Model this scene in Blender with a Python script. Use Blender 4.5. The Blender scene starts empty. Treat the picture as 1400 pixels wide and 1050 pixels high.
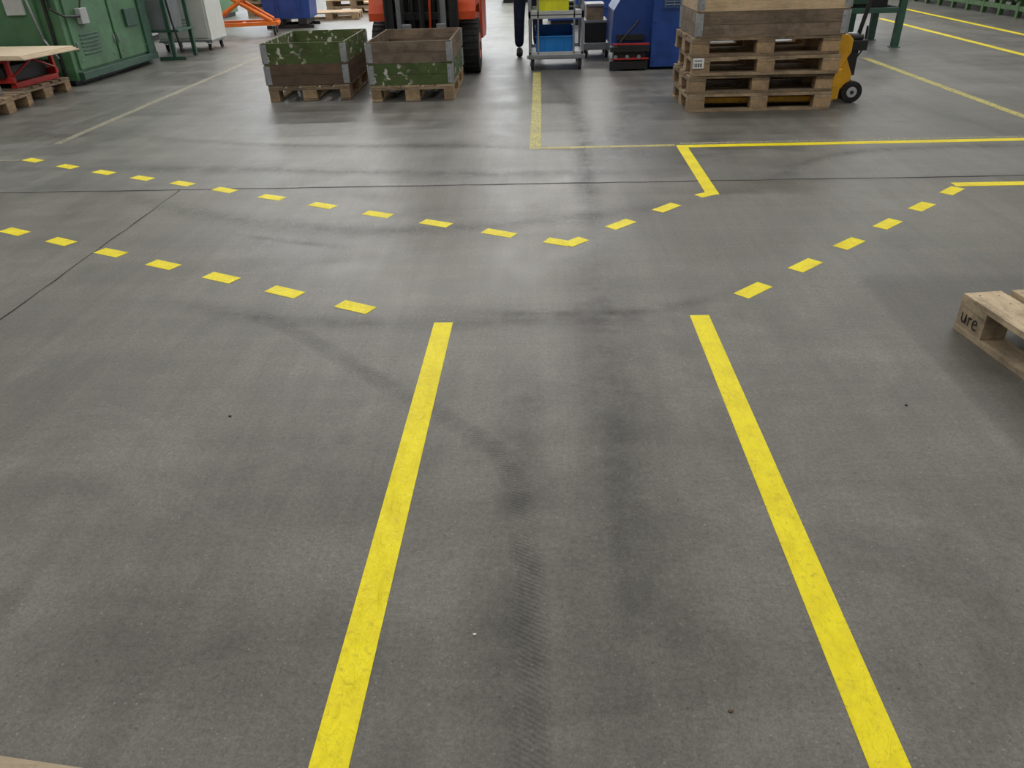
import bpy, bmesh, math, random
from mathutils import Vector, Matrix
random.seed(7)
scn=bpy.context.scene
COL=bpy.context.collection
rad=math.radians

# ------------------------------------------------------------------ materials
def newmat(name):
    m=bpy.data.materials.new(name); m.use_nodes=True
    nt=m.node_tree
    return m,nt,nt.nodes['Principled BSDF']
def lk(nt,a,b): nt.links.new(a,b)
def ramp(nt,src,stops):
    r=nt.nodes.new('ShaderNodeValToRGB'); e=r.color_ramp.elements
    while len(e)<len(stops): e.new(0.5)
    for i,(p,c) in enumerate(stops):
        e[i].position=p
        e[i].color=(c,c,c,1) if not isinstance(c,(tuple,list)) else (c[0],c[1],c[2],1)
    lk(nt,src,r.inputs[0]); return r.outputs[0]
def noise(nt,vec,scale,detail=4,rough=0.5,dist=0.0):
    n=nt.nodes.new('ShaderNodeTexNoise'); n.inputs['Scale'].default_value=scale
    n.inputs['Detail'].default_value=detail; n.inputs['Roughness'].default_value=rough
    n.inputs['Distortion'].default_value=dist
    if vec is not None: lk(nt,vec,n.inputs['Vector'])
    return n.outputs['Fac']
def mapping(nt,vec,scale=(1,1,1),loc=(0,0,0),rot=(0,0,0)):
    m=nt.nodes.new('ShaderNodeMapping'); m.inputs['Scale'].default_value=scale
    m.inputs['Location'].default_value=loc; m.inputs['Rotation'].default_value=rot
    lk(nt,vec,m.inputs['Vector']); return m.outputs[0]
def mixc(nt,fac,a,b,mode='MIX'):
    m=nt.nodes.new('ShaderNodeMix'); m.data_type='RGBA'; m.blend_type=mode
    for s,v in ((m.inputs[0],fac),(m.inputs[6],a),(m.inputs[7],b)):
        if isinstance(v,(int,float)): s.default_value=v
        elif isinstance(v,(tuple,list)): s.default_value=(v[0],v[1],v[2],1)
        else: lk(nt,v,s)
    return m.outputs[2]
def mth(nt,op,a,b=None,c=None,clamp=False):
    m=nt.nodes.new('ShaderNodeMath'); m.operation=op; m.use_clamp=clamp
    for i,v in enumerate((a,b,c)):
        if v is None: continue
        if isinstance(v,(int,float)): m.inputs[i].default_value=v
        else: lk(nt,v,m.inputs[i])
    return m.outputs[0]
def bump(nt,b,h,strength=0.2,dist=0.01):
    n=nt.nodes.new('ShaderNodeBump'); n.inputs['Strength'].default_value=strength
    n.inputs['Distance'].default_value=dist
    lk(nt,h,n.inputs['Height']); lk(nt,n.outputs[0],b.inputs['Normal'])
def objc(nt): return nt.nodes.new('ShaderNodeTexCoord').outputs['Object']

def painted(name,col,rough=0.45,metal=0.0,wear=0.25,wcol=None,scale=6):
    m,nt,b=newmat(name); o=objc(nt)
    n=noise(nt,o,scale,6,0.6)
    dark=tuple(c*(1-wear) for c in col)
    c=mixc(nt,ramp(nt,n,[(0.35,0),(0.7,1)]),col,dark)
    if wcol:
        n2=noise(nt,o,scale*5,5,0.7)
        c=mixc(nt,ramp(nt,n2,[(0.62,0),(0.66,1)]),c,wcol)
    lk(nt,c,b.inputs['Base Color'])
    b.inputs['Metallic'].default_value=metal
    lk(nt,ramp(nt,noise(nt,o,scale*3,3),[(0.3,rough*0.8),(0.7,min(1,rough*1.25))]),b.inputs['Roughness'])
    return m
def wood(name,c1,c2,axis='x',dirt=0.35,paint=None,pthr=(0.5,0.56),grey=0.3):
    m,nt,b=newmat(name); o=objc(nt)
    g=nt.nodes.new('ShaderNodeNewGeometry')
    sc={'x':(1.2,14,14),'y':(14,1.2,14),'z':(14,14,1.2)}[axis]
    off=nt.nodes.new('ShaderNodeVectorMath'); off.operation='SCALE'
    comb=nt.nodes.new('ShaderNodeCombineXYZ')
    for i in range(3): lk(nt,g.outputs['Random Per Island'],comb.inputs[i])
    lk(nt,comb.outputs[0],off.inputs[0]); off.inputs['Scale'].default_value=37.0
    add=nt.nodes.new('ShaderNodeVectorMath'); add.operation='ADD'
    lk(nt,o,add.inputs[0]); lk(nt,off.outputs[0],add.inputs[1])
    v=mapping(nt,add.outputs[0],sc)
    gr=noise(nt,v,3.0,6,0.65,0.6)
    c=mixc(nt,ramp(nt,gr,[(0.3,0),(0.72,1)]),c1,c2)
    gr2=noise(nt,mapping(nt,v,(1,1,1),(5,5,5)),9.0,4,0.7,0.3)
    c=mixc(nt,ramp(nt,gr2,[(0.54,0),(0.66,0.55)]),c,tuple(x*0.35 for x in c2))
    isl=ramp(nt,g.outputs['Random Per Island'],[(0,0.60),(1,1.15)])
    c=mixc(nt,1.0,c,isl,'MULTIPLY')
    gy=mth(nt,'FRACT',mth(nt,'MULTIPLY',g.outputs['Random Per Island'],7.31))
    c=mixc(nt,mth(nt,'MULTIPLY',gy,grey),c,(0.22,0.19,0.155))
    d=noise(nt,add.outputs[0],5,6,0.7)
    c=mixc(nt,ramp(nt,d,[(0.44,0),(0.70,min(1,dirt*1.6))]),c,(0.05,0.038,0.028))
    if paint:
        pn=noise(nt,mapping(nt,add.outputs[0],{'x':(1,2.5,2.5),'y':(2.5,1,2.5),'z':(1,1,1)}[axis]),5,7,0.7)
        pc=mixc(nt,ramp(nt,noise(nt,o,9,4),[(0.3,0),(0.7,1)]),paint,tuple(x*0.6 for x in paint))
        c=mixc(nt,ramp(nt,pn,[(pthr[0],1),(pthr[1],0)]),c,pc)
        wn=noise(nt,mapping(nt,o,(1,1,1.1)),15,2,0.45,0.4)
        wn2=noise(nt,o,2.6,2)
        wf=mth(nt,'MULTIPLY',ramp(nt,wn,[(0.60,0),(0.615,1)]),ramp(nt,wn2,[(0.40,0),(0.48,1)]))
        c=mixc(nt,wf,c,(0.55,0.55,0.50))
    lk(nt,c,b.inputs['Base Color']); b.inputs['Roughness'].default_value=0.8
    bump(nt,b,gr,0.4,0.004)
    return m

M={}
M['woodx']=wood('pallet_wood_x',(0.40,0.28,0.165),(0.22,0.15,0.085),'x',0.5)
M['woody']=wood('pallet_wood_y',(0.40,0.28,0.165),(0.22,0.15,0.085),'y',0.5)
M['blk']=wood('pallet_block_wood',(0.56,0.38,0.21),(0.36,0.24,0.13),'y',0.4,grey=0.2)
M['newx']=wood('tan_wood_x',(0.64,0.46,0.275),(0.42,0.30,0.17),'x',0.45,grey=0.4)
M['newy']=wood('tan_wood_y',(0.64,0.46,0.275),(0.42,0.30,0.17),'y',0.45,grey=0.4)
M['fgx']=wood('bleached_wood_x',(0.78,0.62,0.41),(0.50,0.38,0.24),'x',0.5,grey=0.35)
M['fgy']=wood('bleached_wood_y',(0.78,0.62,0.41),(0.50,0.38,0.24),'y',0.5,grey=0.35)
M['brownx']=wood('collar_brown_x',(0.20,0.115,0.065),(0.09,0.055,0.034),'x',0.5,grey=0.12)
M['browny']=wood('collar_brown_y',(0.20,0.115,0.065),(0.09,0.055,0.034),'y',0.5,grey=0.12)
M['greyx']=wood('collar_grey_x',(0.32,0.235,0.16),(0.15,0.105,0.07),'x',0.5)
M['greyy']=wood('collar_grey_y',(0.32,0.235,0.16),(0.15,0.105,0.07),'y',0.5)
M['palex']=wood('collar_pale_x',(0.78,0.58,0.37),(0.56,0.40,0.24),'x',0.2,grey=0.1)
M['paley']=wood('collar_pale_y',(0.78,0.58,0.37),(0.56,0.40,0.24),'y',0.2,grey=0.1)
GP=(0.085,0.130,0.035)
M['greenx']=wood('collar_green_x',(0.22,0.16,0.09),(0.12,0.08,0.05),'x',0.3,GP,(0.57,0.62))
M['greeny']=wood('collar_green_y',(0.22,0.16,0.09),(0.12,0.08,0.05),'y',0.3,GP,(0.57,0.62))
M['galv']=painted('galvanised_steel',(0.46,0.48,0.50),0.45,0.5,0.4)
M['steel']=painted('grey_steel',(0.30,0.32,0.34),0.4,0.4,0.3)
M['lgrey']=painted('light_grey_paint',(0.46,0.48,0.48),0.4,0,0.2)
M['black']=painted('black_metal',(0.018,0.018,0.02),0.45,0,0.3)
M['rubber']=painted('black_rubber',(0.015,0.015,0.016),0.75,0,0.3)
M['orange']=painted('orange_paint',(0.70,0.085,0.02),0.35,0,0.2)
M['orange2']=painted('bright_orange_paint',(0.90,0.20,0.02),0.4,0,0.2)
M['red']=painted('red_paint',(0.50,0.025,0.02),0.45,0,0.4)
M['green']=painted('machine_green',(0.085,0.21,0.10),0.4,0,0.4,(0.05,0.09,0.05),3)
M['dgreen']=painted('dark_green_paint',(0.035,0.10,0.065),0.45,0,0.3)
M['rgreen']=painted('rack_green',(0.06,0.13,0.04),0.5,0,0.35)
M['blue']=painted('machine_blue',(0.018,0.065,0.29),0.4,0,0.35)
M['bbin']=painted('blue_plastic',(0.01,0.20,0.60),0.35,0,0.15)
M['ybin']=painted('yellow_plastic',(0.80,0.80,0.03),0.35,0,0.15)
M['yjack']=painted('pallet_truck_yellow',(0.88,0.46,0.02),0.4,0,0.3,(0.12,0.1,0.08))
M['white']=painted('white_cabinet_paint',(0.66,0.68,0.64),0.4,0,0.12)
M['label']=painted('paper_label',(0.8,0.8,0.78),0.7,0,0.1)
M['plate']=painted('engraved_plate',(0.04,0.09,0.22),0.4,0.2,0.2)
M['sheet']=painted('beige_board',(0.72,0.60,0.44),0.6,0,0.15)
M['navy']=painted('navy_cloth',(0.010,0.018,0.055),0.9,0,0.4)
M['shoe']=painted('shoe_leather',(0.012,0.011,0.01),0.6,0,0.3)
M['skin']=painted('skin',(0.55,0.33,0.24),0.5,0,0.1)
M['hair']=painted('brown_hair',(0.05,0.03,0.018),0.7,0,0.3)
M['eye']=painted('eye_dark',(0.02,0.015,0.01),0.2,0,0.1)
M['lip']=painted('lip',(0.40,0.16,0.13),0.5,0,0.1)
M['ink']=painted('black_ink',(0.01,0.01,0.01),0.8,0,0.1)

# floor concrete
m,nt,b=newmat('concrete_floor'); M['floor']=m
o=objc(nt)
big=noise(nt,o,0.6,7,0.65,0.5); mid=noise(nt,o,2.6,9,0.72,0.6); fine=noise(nt,o,75,3,0.7); grit=noise(nt,o,190,2,0.7)
strk=noise(nt,mapping(nt,o,(6,0.45,1)),1.3,8,0.7,0.4)
strk2=noise(nt,mapping(nt,o,(0.30,4.5,1)),1.2,8,0.7,0.4)
c=mixc(nt,ramp(nt,big,[(0.35,0),(0.65,1)]),(0.112,0.107,0.094),(0.166,0.158,0.139))
c=mixc(nt,1.0,c,ramp(nt,mid,[(0.32,0.74),(0.68,1.20)]),'MULTIPLY')
c=mixc(nt,1.0,c,ramp(nt,strk,[(0.35,0.86),(0.62,1.08)]),'MULTIPLY')
c=mixc(nt,1.0,c,ramp(nt,strk2,[(0.35,0.88),(0.62,1.07)]),'MULTIPLY')
pale=noise(nt,mapping(nt,o,(1,1,1),(2,8,0)),1.2,10,0.78,0.8)
c=mixc(nt,ramp(nt,pale,[(0.52,0),(0.68,0.42)]),c,(0.225,0.218,0.200))
c=mixc(nt,1.0,c,ramp(nt,fine,[(0.3,0.78),(0.7,1.22)]),'MULTIPLY')
c=mixc(nt,1.0,c,ramp(nt,grit,[(0.3,0.76),(0.7,1.24)]),'MULTIPLY')
vor=nt.nodes.new('ShaderNodeTexVoronoi'); vor.inputs['Scale'].default_value=34; lk(nt,o,vor.inputs['Vector'])
c=mixc(nt,ramp(nt,vor.outputs['Distance'],[(0.05,0.7),(0.10,0)]),c,(0.27,0.26,0.235))
vor2=nt.nodes.new('ShaderNodeTexVoronoi'); vor2.inputs['Scale'].default_value=23; lk(nt,mapping(nt,o,(1,1,1),(3.3,1.7,0)),vor2.inputs['Vector'])
c=mixc(nt,ramp(nt,vor2.outputs['Distance'],[(0.05,0.6),(0.09,0)]),c,(0.04,0.038,0.035))
st_=noise(nt,mapping(nt,o,(1,1,1),(9,4,0)),1.9,6,0.65,0.3)
c=mixc(nt,ramp(nt,st_,[(0.60,0),(0.72,0.38)]),c,(0.066,0.064,0.060))
sep=nt.nodes.new('ShaderNodeSeparateXYZ'); lk(nt,o,sep.inputs[0])
def sstep(src,a,bb):
    mr=nt.nodes.new('ShaderNodeMapRange'); mr.interpolation_type='SMOOTHSTEP'
    lk(nt,src,mr.inputs[0]); mr.inputs[1].default_value=a; mr.inputs[2].default_value=bb
    return mr.outputs[0]
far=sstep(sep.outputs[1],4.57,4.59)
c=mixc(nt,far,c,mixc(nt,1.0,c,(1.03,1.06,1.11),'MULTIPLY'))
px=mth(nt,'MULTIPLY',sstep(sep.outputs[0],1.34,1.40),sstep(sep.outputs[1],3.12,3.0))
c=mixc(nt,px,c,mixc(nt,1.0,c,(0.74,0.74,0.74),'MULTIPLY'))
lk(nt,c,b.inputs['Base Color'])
lk(nt,ramp(nt,mid,[(0.3,0.32),(0.7,0.50)]),b.inputs['Roughness'])
b.inputs['Specular IOR Level'].default_value=0.5
bump(nt,b,fine,0.18,0.002)

def tape_mat(name,wear,c1=(0.95,0.81,0.006),c2=(0.82,0.67,0.006),under=(0.14,0.135,0.12)):
    m,nt,b=newmat(name); o=objc(nt)
    n=noise(nt,o,9,6,0.7,0.4); n2=noise(nt,o,55,6,0.75,0.8)
    c=mixc(nt,ramp(nt,n,[(0.4,0),(0.66,1)]),c1,c2)
    if wear>0:
        c=mixc(nt,ramp(nt,n2,[(0.60-wear*0.35,0),(0.66-wear*0.3,1)]),c,under)
    else:
        c=mixc(nt,mth(nt,'MULTIPLY',ramp(nt,n2,[(0.54,0),(0.68,0.6)]),ramp(nt,noise(nt,o,2.5,3),[(0.4,0.2),(0.6,1)])),c,(0.46,0.37,0.04))
        c=mixc(nt,ramp(nt,noise(nt,mapping(nt,o,(1,1,1),(3,3,0)),22,8,0.8),[(0.67,0),(0.72,0.8)]),c,(0.22,0.20,0.13))
    lk(nt,c,b.inputs['Base Color']); b.inputs['Roughness'].default_value=0.45
    b.inputs['Specular IOR Level'].default_value=0.35
    w=noise(nt,mapping(nt,o,(40,22,1)),1.0,4,0.6,1.5)
    bump(nt,b,w,1.0,0.008)
    return m
M['tape']=tape_mat('yellow_floor_tape',0)
M['tape_worn']=tape_mat('worn_yellow_paint',0.20,(0.56,0.49,0.14),(0.38,0.33,0.12))
M['tape_semi']=tape_mat('faded_yellow_paint',0.28,(0.62,0.55,0.12),(0.42,0.37,0.11))
M['paint_pale']=tape_mat('faded_pale_paint',0.32,(0.36,0.34,0.24),(0.30,0.28,0.21))
m,nt,b=newmat('crack_filler'); M['crack']=m
b.inputs['Base Color'].default_value=(0.02,0.02,0.02,1); b.inputs['Roughness'].default_value=0.9

def mark_mat(name,col,strength,tread=False,scale=6):
    m,nt,b=newmat(name); tc=nt.nodes.new('ShaderNodeTexCoord'); uv=tc.outputs['UV']
    s=nt.nodes.new('ShaderNodeSeparateXYZ'); lk(nt,uv,s.inputs[0])
    d=mth(nt,'ABSOLUTE',mth(nt,'SUBTRACT',mth(nt,'MULTIPLY',s.outputs[1],2.0),1.0))
    a=mth(nt,'SUBTRACT',1.0,mth(nt,'POWER',d,2.0 if tread else 1.3),clamp=True)
    if not tread: a=mth(nt,'MULTIPLY',a,a)
    n=ramp(nt,noise(nt,tc.outputs['Object'],scale,8,0.78),[(0.34,0.25 if tread else 0.08),(0.62,1)])
    a=mth(nt,'MULTIPLY',a,n)
    if tread:
        w=nt.nodes.new('ShaderNodeTexWave'); w.inputs['Scale'].default_value=28; w.inputs['Distortion'].default_value=2.5
        lk(nt,mapping(nt,uv,(1,0.10,1),(0,0,0),(0,0,0.5)),w.inputs['Vector'])
        a=mth(nt,'MULTIPLY',a,ramp(nt,w.outputs['Fac'],[(0.35,0.3),(0.6,1)]))
    ca=nt.nodes.new('ShaderNodeAttribute'); ca.attribute_name='fade'
    a=mth(nt,'MULTIPLY',a,ca.outputs['Fac'])
    a=mth(nt,'MULTIPLY',a,strength,clamp=True)
    lk(nt,a,b.inputs['Alpha']); b.inputs['Base Color'].default_value=(*col,1)
    b.inputs['Roughness'].default_value=0.5
    return m
M['tyremark']=mark_mat('tyre_mark_tread',(0.05,0.05,0.047),0.32,True)
M['smear']=mark_mat('rubber_smear',(0.05,0.05,0.047),0.30)
M['band']=mark_mat('dirt_band',(0.055,0.055,0.05),0.44,False,3)
M['scuff']=mark_mat('light_scuff',(0.32,0.31,0.29),0.6,False,12)

m,nt,b=newmat('wall_plaster'); M['wall']=m
o=objc(nt); lk(nt,mixc(nt,ramp(nt,noise(nt,o,1.5,6),[(0.3,0),(0.7,1)]),(0.50,0.51,0.50),(0.42,0.43,0.42)),b.inputs['Base Color']); b.inputs['Roughness'].default_value=0.8
m,nt,b=newmat('ceiling_sheet'); M['ceil']=m
o=objc(nt); lk(nt,mixc(nt,ramp(nt,noise(nt,o,0.8,4),[(0.3,0),(0.7,1)]),(0.30,0.31,0.32),(0.24,0.25,0.26)),b.inputs['Base Color']); b.inputs['Roughness'].default_value=0.8

# ------------------------------------------------------------------ mesh builder
class MB:
    def __init__(s,name): s.name=name; s.bm=bmesh.new(); s.mats=[]
    def mi(s,m):
        m=M[m] if isinstance(m,str) else m
        if m not in s.mats: s.mats.append(m)
        return s.mats.index(m)
    def _tag(s,verts,m,smooth=False):
        i=s.mi(m); fs=set()
        for v in verts:
            for f in v.link_faces: fs.add(f)
        for f in fs: f.material_index=i; f.smooth=smooth
    def box(s,x0,x1,y0,y1,z0,z1,m,rot=None,piv=None):
        mat=Matrix.Translation(((x0+x1)/2,(y0+y1)/2,(z0+z1)/2))@Matrix.Diagonal((abs(x1-x0),abs(y1-y0),abs(z1-z0),1))
        if rot:
            p=Vector(piv) if piv else Vector(((x0+x1)/2,(y0+y1)/2,(z0+z1)/2))
            R=Matrix.Rotation(rot[1],4,rot[0]); mat=Matrix.Translation(p)@R@Matrix.Translation(-p)@mat
        r=bmesh.ops.create_cube(s.bm,size=1,matrix=mat); s._tag(r['verts'],m)
    def cyl(s,p1,p2,r,m,seg=20,r2=None):
        p1=Vector(p1);p2=Vector(p2); d=p2-p1
        q=d.to_track_quat('Z','Y').to_matrix().to_4x4()
        mat=Matrix.Translation((p1+p2)/2)@q
        rr=bmesh.ops.create_cone(s.bm,cap_ends=True,segments=seg,radius1=r,radius2=r if r2 is None else r2,depth=d.length,matrix=mat)
        s._tag(rr['verts'],m,False)
        for v in rr['verts']:
            for f in v.link_faces:
                if len(f.verts)==4: f.smooth=True
    def tube(s,pts,r,m,seg=10):
        for a,b2 in zip(pts[:-1],pts[1:]): s.cyl(a,b2,r,m,seg)
        for p in pts[1:-1]: s.sph(p,r,m)
    def sph(s,p,r,m,sc=(1,1,1),u=12,v=8):
        rr=bmesh.ops.create_uvsphere(s.bm,u_segments=u,v_segments=v,radius=r,matrix=Matrix.Translation(p)@Matrix.Diagonal((*sc,1)))
        s._tag(rr['verts'],m,True)
    def prism(s,poly,plane,a,b2,m):
        def mk(p,t):
            if plane=='xz': return Vector((p[0],t,p[1]))
            if plane=='yz': return Vector((t,p[0],p[1]))
            return Vector((p[0],p[1],t))
        v1=[s.bm.verts.new(mk(p,a)) for p in poly]; v2=[s.bm.verts.new(mk(p,b2)) for p in poly]
        n=len(poly); fs=[s.bm.faces.new(v1),s.bm.faces.new(v2[::-1])]
        for i in range(n): fs.append(s.bm.faces.new((v1[i],v2[i],v2[(i+1)%n],v1[(i+1)%n])))
        bmesh.ops.recalc_face_normals(s.bm,faces=fs)
        k=s.mi(m)
        for f in fs: f.material_index=k
    def wheel(s,c,r,w,axis='x',tyre='rubber',hub='steel',hr=0.55):
        c=Vector(c); a=Vector((1,0,0)) if axis=='x' else Vector((0,1,0))
        s.cyl(c-a*w/2,c+a*w/2,r,tyre,32)
        s.cyl(c-a*(w/2+0.004),c+a*(w/2+0.004),r*hr,hub,24)
        s.cyl(c-a*(w/2+0.012),c+a*(w/2+0.012),r*hr*0.35,'black',12)
    def caster(s,x,y,r=0.05,ztop=0.14):
        s.wheel((x,y,r),r,0.03,'x','rubber','steel',0.5)
        s.box(x-0.028,x-0.02,y-0.02,y+0.02,r-0.01,ztop-0.02,'galv'); s.box(x+0.02,x+0.028,y-0.02,y+0.02,r-0.01,ztop-0.02,'galv')
        s.box(x-0.04,x+0.04,y-0.04,y+0.04,ztop-0.02,ztop,'galv')
    def done(s,loc=(0,0,0),rz=0,bevel=0.003,parent=None):
        me=bpy.data.meshes.new(s.name); s.bm.to_mesh(me); s.bm.free()
        for m in s.mats: me.materials.append(m)
        ob=bpy.data.objects.new(s.name,me); COL.objects.link(ob)
        ob.location=loc; ob.rotation_euler=(0,0,rz)
        if bevel:
            bv=ob.modifiers.new('bevel','BEVEL'); bv.width=bevel; bv.segments=2; bv.limit_method='ANGLE'; bv.angle_limit=rad(50)
        if parent: ob.parent=parent
        return ob

# ------------------------------------------------------------------ room shell
FX0,FX1,FY0,FY1,CH=-14,14,-6,34,6.5
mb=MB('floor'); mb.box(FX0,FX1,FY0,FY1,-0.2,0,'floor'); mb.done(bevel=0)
mb=MB('wall_left'); mb.box(FX0-0.2,FX0,FY0-0.2,FY1+0.2,-0.2,CH,'wall'); mb.done(bevel=0)
mb=MB('wall_right'); mb.box(FX1,FX1+0.2,FY0-0.2,FY1+0.2,-0.2,CH,'wall'); mb.done(bevel=0)
mb=MB('wall_back'); mb.box(FX0,FX1,FY0-0.2,FY0,-0.2,CH,'wall'); mb.done(bevel=0)
mb=MB('wall_far')
mb.box(FX0,FX1,FY1,FY1+0.2,-0.2,3.4,'wall'); mb.box(FX0,FX1,FY1,FY1+0.2,5.8,CH,'wall')
wins=[]
x=FX0+0.5
mb.box(FX0,x,FY1,FY1+0.2,3.4,5.8,'wall')
while x+4.0<=FX1-0.3:
    wins.append((x,x+4.0)); mb.box(x+4.0,x+4.6,FY1,FY1+0.2,3.4,5.8,'wall'); x+=4.6
mb.box(x,FX1,FY1,FY1+0.2,3.4,5.8,'wall')
mb.done(bevel=0)
for i,(a,b2) in enumerate(wins):
    w=MB('window_%d'%(i+1))
    for k in range(5):
        xx=a+(b2-a)*k/4; w.box(xx-0.03,xx+0.03,FY1+0.05,FY1+0.12,3.4,5.8,'lgrey')
    for zz in (3.43,4.6,5.77): w.box(a,b2,FY1+0.05,FY1+0.12,zz-0.03,zz+0.03,'lgrey')
    w.done()
mb=MB('ceiling'); mb.box(FX0-0.2,FX1+0.2,FY0-0.2,FY1+0.2,CH,CH+0.2,'ceil'); mb.done(bevel=0)
for i,yy in enumerate(range(-3,34,6)):
    t=MB('trim_%d'%(i+1))
    t.box(FX0,FX1,yy-0.1,yy+0.1,CH-0.02,CH,'steel'); t.box(FX0,FX1,yy-0.01,yy+0.01,CH-0.36,CH-0.02,'steel'); t.box(FX0,FX1,yy-0.1,yy+0.1,CH-0.38,CH-0.36,'steel'); t.done(bevel=0)
w=scn.world=bpy.data.worlds.new('sky'); w.use_nodes=True
bg=w.node_tree.nodes['Background']; bg.inputs[0].default_value=(0.80,0.90,1.0,1); bg.inputs[1].default_value=5.5

def lamp(x,y,power,ln=3.9,wd=0.30,z=5.6,col=(1.0,0.975,0.93)):
    f=MB('ceiling_strip_lamp')
    f.box(-ln/2-0.05,ln/2+0.05,-wd/2-0.03,wd/2+0.03,0.02,0.10,'lgrey')
    f.box(-ln/2-0.05,ln/2+0.05,-wd/2-0.03,-wd/2,-0.03,0.02,'lgrey'); f.box(-ln/2-0.05,ln/2+0.05,wd/2,wd/2+0.03,-0.03,0.02,'lgrey')
    for sx in (-1,1): f.cyl((sx*ln*0.4,0,0.1),(sx*ln*0.4,0,CH-z),0.01,'steel',8)
    ob=f.done((x,y,z),bevel=0)
    L=bpy.data.lights.new('strip_light','AREA'); L.shape='RECTANGLE'; L.size=ln; L.size_y=wd; L.energy=power; L.color=col
    lo=bpy.data.objects.new('strip_light',L); COL.objects.link(lo); lo.parent=ob; lo.location=(0,0,0.0)
for x in (-9,-4.5,0,4.5,9):
    for y in (-2,3,8,13,18,23,28.5):
        p=72 if y<=3 else (76 if y==8 else (96 if y==13 else 150))
        if x in (-4.5,0) and y>=18: p*=2.0
        if x>=4.5 and y>=13: p*=0.75
        lamp(x,y,p)

# ------------------------------------------------------------------ floor markings
TW=0.075
def strip(mb,p1,p2,w,m,z=0.0012,ext=0):
    p1=Vector((*p1,0)); p2=Vector((*p2,0)); d=(p2-p1).normalized(); n=Vector((-d.y,d.x,0))*w/2
    p1=p1-d*ext; p2=p2+d*ext
    poly=[(p1+n)[:2],(p1-n)[:2],(p2-n)[:2],(p2+n)[:2]]
    mb.prism(poly,'xy',0.0002,z,m)
mb=MB('yellow_lane_tape'); strip(mb,(-0.402,0.3),(-0.40,2.645),TW,'tape'); mb.done(bevel=0)
mb=MB('yellow_lane_tape'); strip(mb,(0.622,0.3),(0.62,2.69),TW,'tape'); mb.done(bevel=0)
def dashes(name,pts,d,L=0.172):
    mb=MB(name); d=Vector((*d,0)).normalized()
    for p in pts:
        p=Vector((*p,0)); l=L*random.uniform(0.97,1.04); dd=Matrix.Rotation(random.uniform(-.03,.03),3,'Z')@d
        strip(mb,(p-dd*l/2)[:2],(p+dd*l/2)[:2],TW,'tape')
    return mb
mb=dashes('yellow_dashed_tape',[(-3.78,5.43),(-3.40,5.225),(-3.04,5.045),(-2.69,4.88),(-2.35,4.73),(-2.01,4.565),(-1.65,4.39),(-1.29,4.21),(-0.93,4.03),(-0.58,3.86),(-0.23,3.69)],(-0.36,0.178))
strip(mb,(0.015,3.578),(0.135,3.515),TW,'tape'); strip(mb,(0.115,3.500),(0.205,3.590),TW,'tape',0.0014)
d=Vector((0.27,0.27,0)).normalized()
for p in [(0.41,3.80),(0.69,4.07)]:
    p=Vector((*p,0)); strip(mb,(p-d*0.086)[:2],(p+d*0.086)[:2],TW,'tape')
mb.done(bevel=0)
mb=dashes('yellow_dashed_tape',[(-2.91,3.825),(-2.55,3.655),(-2.19,3.48),(-1.84,3.305),(-1.49,3.135),(-1.14,2.965),(-0.79,2.80)],(-0.36,0.172)); mb.done(bevel=0)
mb=dashes('yellow_dashed_tape',[(0.89,2.93),(1.19,3.20),(1.48,3.47),(1.77,3.745),(2.06,4.02),(2.35,4.30)],(0.30,0.275)); mb.done(bevel=0)
mb=MB('yellow_boundary_tape'); strip(mb,(1.0,5.475),(0.99,4.30),TW,'tape')
strip(mb,(0.90,4.275),(1.0,4.335),0.07,'tape',0.0011)
strip(mb,(0.965,5.475),(5.2,5.50),TW,'tape',0.0014); mb.done(bevel=0)
mb=MB('yellow_boundary_tape'); strip(mb,(2.415,4.42),(5.2,4.44),TW,'tape',0.0014); mb.done(bevel=0)
mb=MB('worn_aisle_line'); strip(mb,(-0.06,9.1),(-0.055,5.48),0.085,'tape_semi'); strip(mb,(-0.095,5.50),(0.955,5.515),0.055,'tape_worn',0.0009); mb.done(bevel=0)
mb=MB('worn_aisle_line'); strip(mb,(1.0,5.56),(5.0,5.585),0.05,'paint_pale',0.0009); mb.done(bevel=0)
mb=MB('worn_aisle_line'); strip(mb,(3.80,5.7),(3.81,9.6),0.08,'tape_semi'); mb.done(bevel=0)
mb=MB('worn_aisle_line'); strip(mb,(5.58,8.5),(5.75,14.2),0.09,'tape'); mb.done(bevel=0)
mb=MB('worn_aisle_line'); strip(mb,(6.6,10.5),(7.0,19),0.09,'tape'); mb.done(bevel=0)
mb=MB('worn_aisle_line'); strip(mb,(-3.90,5.95),(-3.97,11.2),0.07,'paint_pale'); strip(mb,(-5.2,5.44),(-3.88,5.44),0.03,'paint_pale'); mb.done(bevel=0)

def jag(name,pts,w,step=0.12,amp=0.006):
    mb=MB(name); P=[]
    for a,b2 in zip(pts[:-1],pts[1:]):
        a=Vector(a);b2=Vector(b2); n=max(1,int((b2-a).length/step))
        for i in range(n): P.append(a.lerp(b2,i/n)+Vector((random.uniform(-amp,amp),random.uniform(-amp,amp))))
    P.append(Vector(pts[-1])); k=mb.mi('crack'); prev=None
    for i,p in enumerate(P):
        d=(P[min(i+1,len(P)-1)]-P[max(i-1,0)]).normalized(); n=Vector((-d.y,d.x))*w*random.uniform(0.3,0.7)
        a=mb.bm.verts.new((p.x+n.x,p.y+n.y,0.0009)); c=mb.bm.verts.new((p.x-n.x,p.y-n.y,0.0009))
        if prev:
            f=mb.bm.faces.new((prev[1],c,a,prev[0])); f.material_index=k
        prev=(a,c)
    mb.done(bevel=0)
jag('floor_joint',[(-14,4.585),(-2.3,4.585),(14,4.58)],0.013)
jag('floor_joint',[(-2.30,4.58),(-2.27,2.7),(-2.25,-4)],0.007,0.10,0.004)

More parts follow.
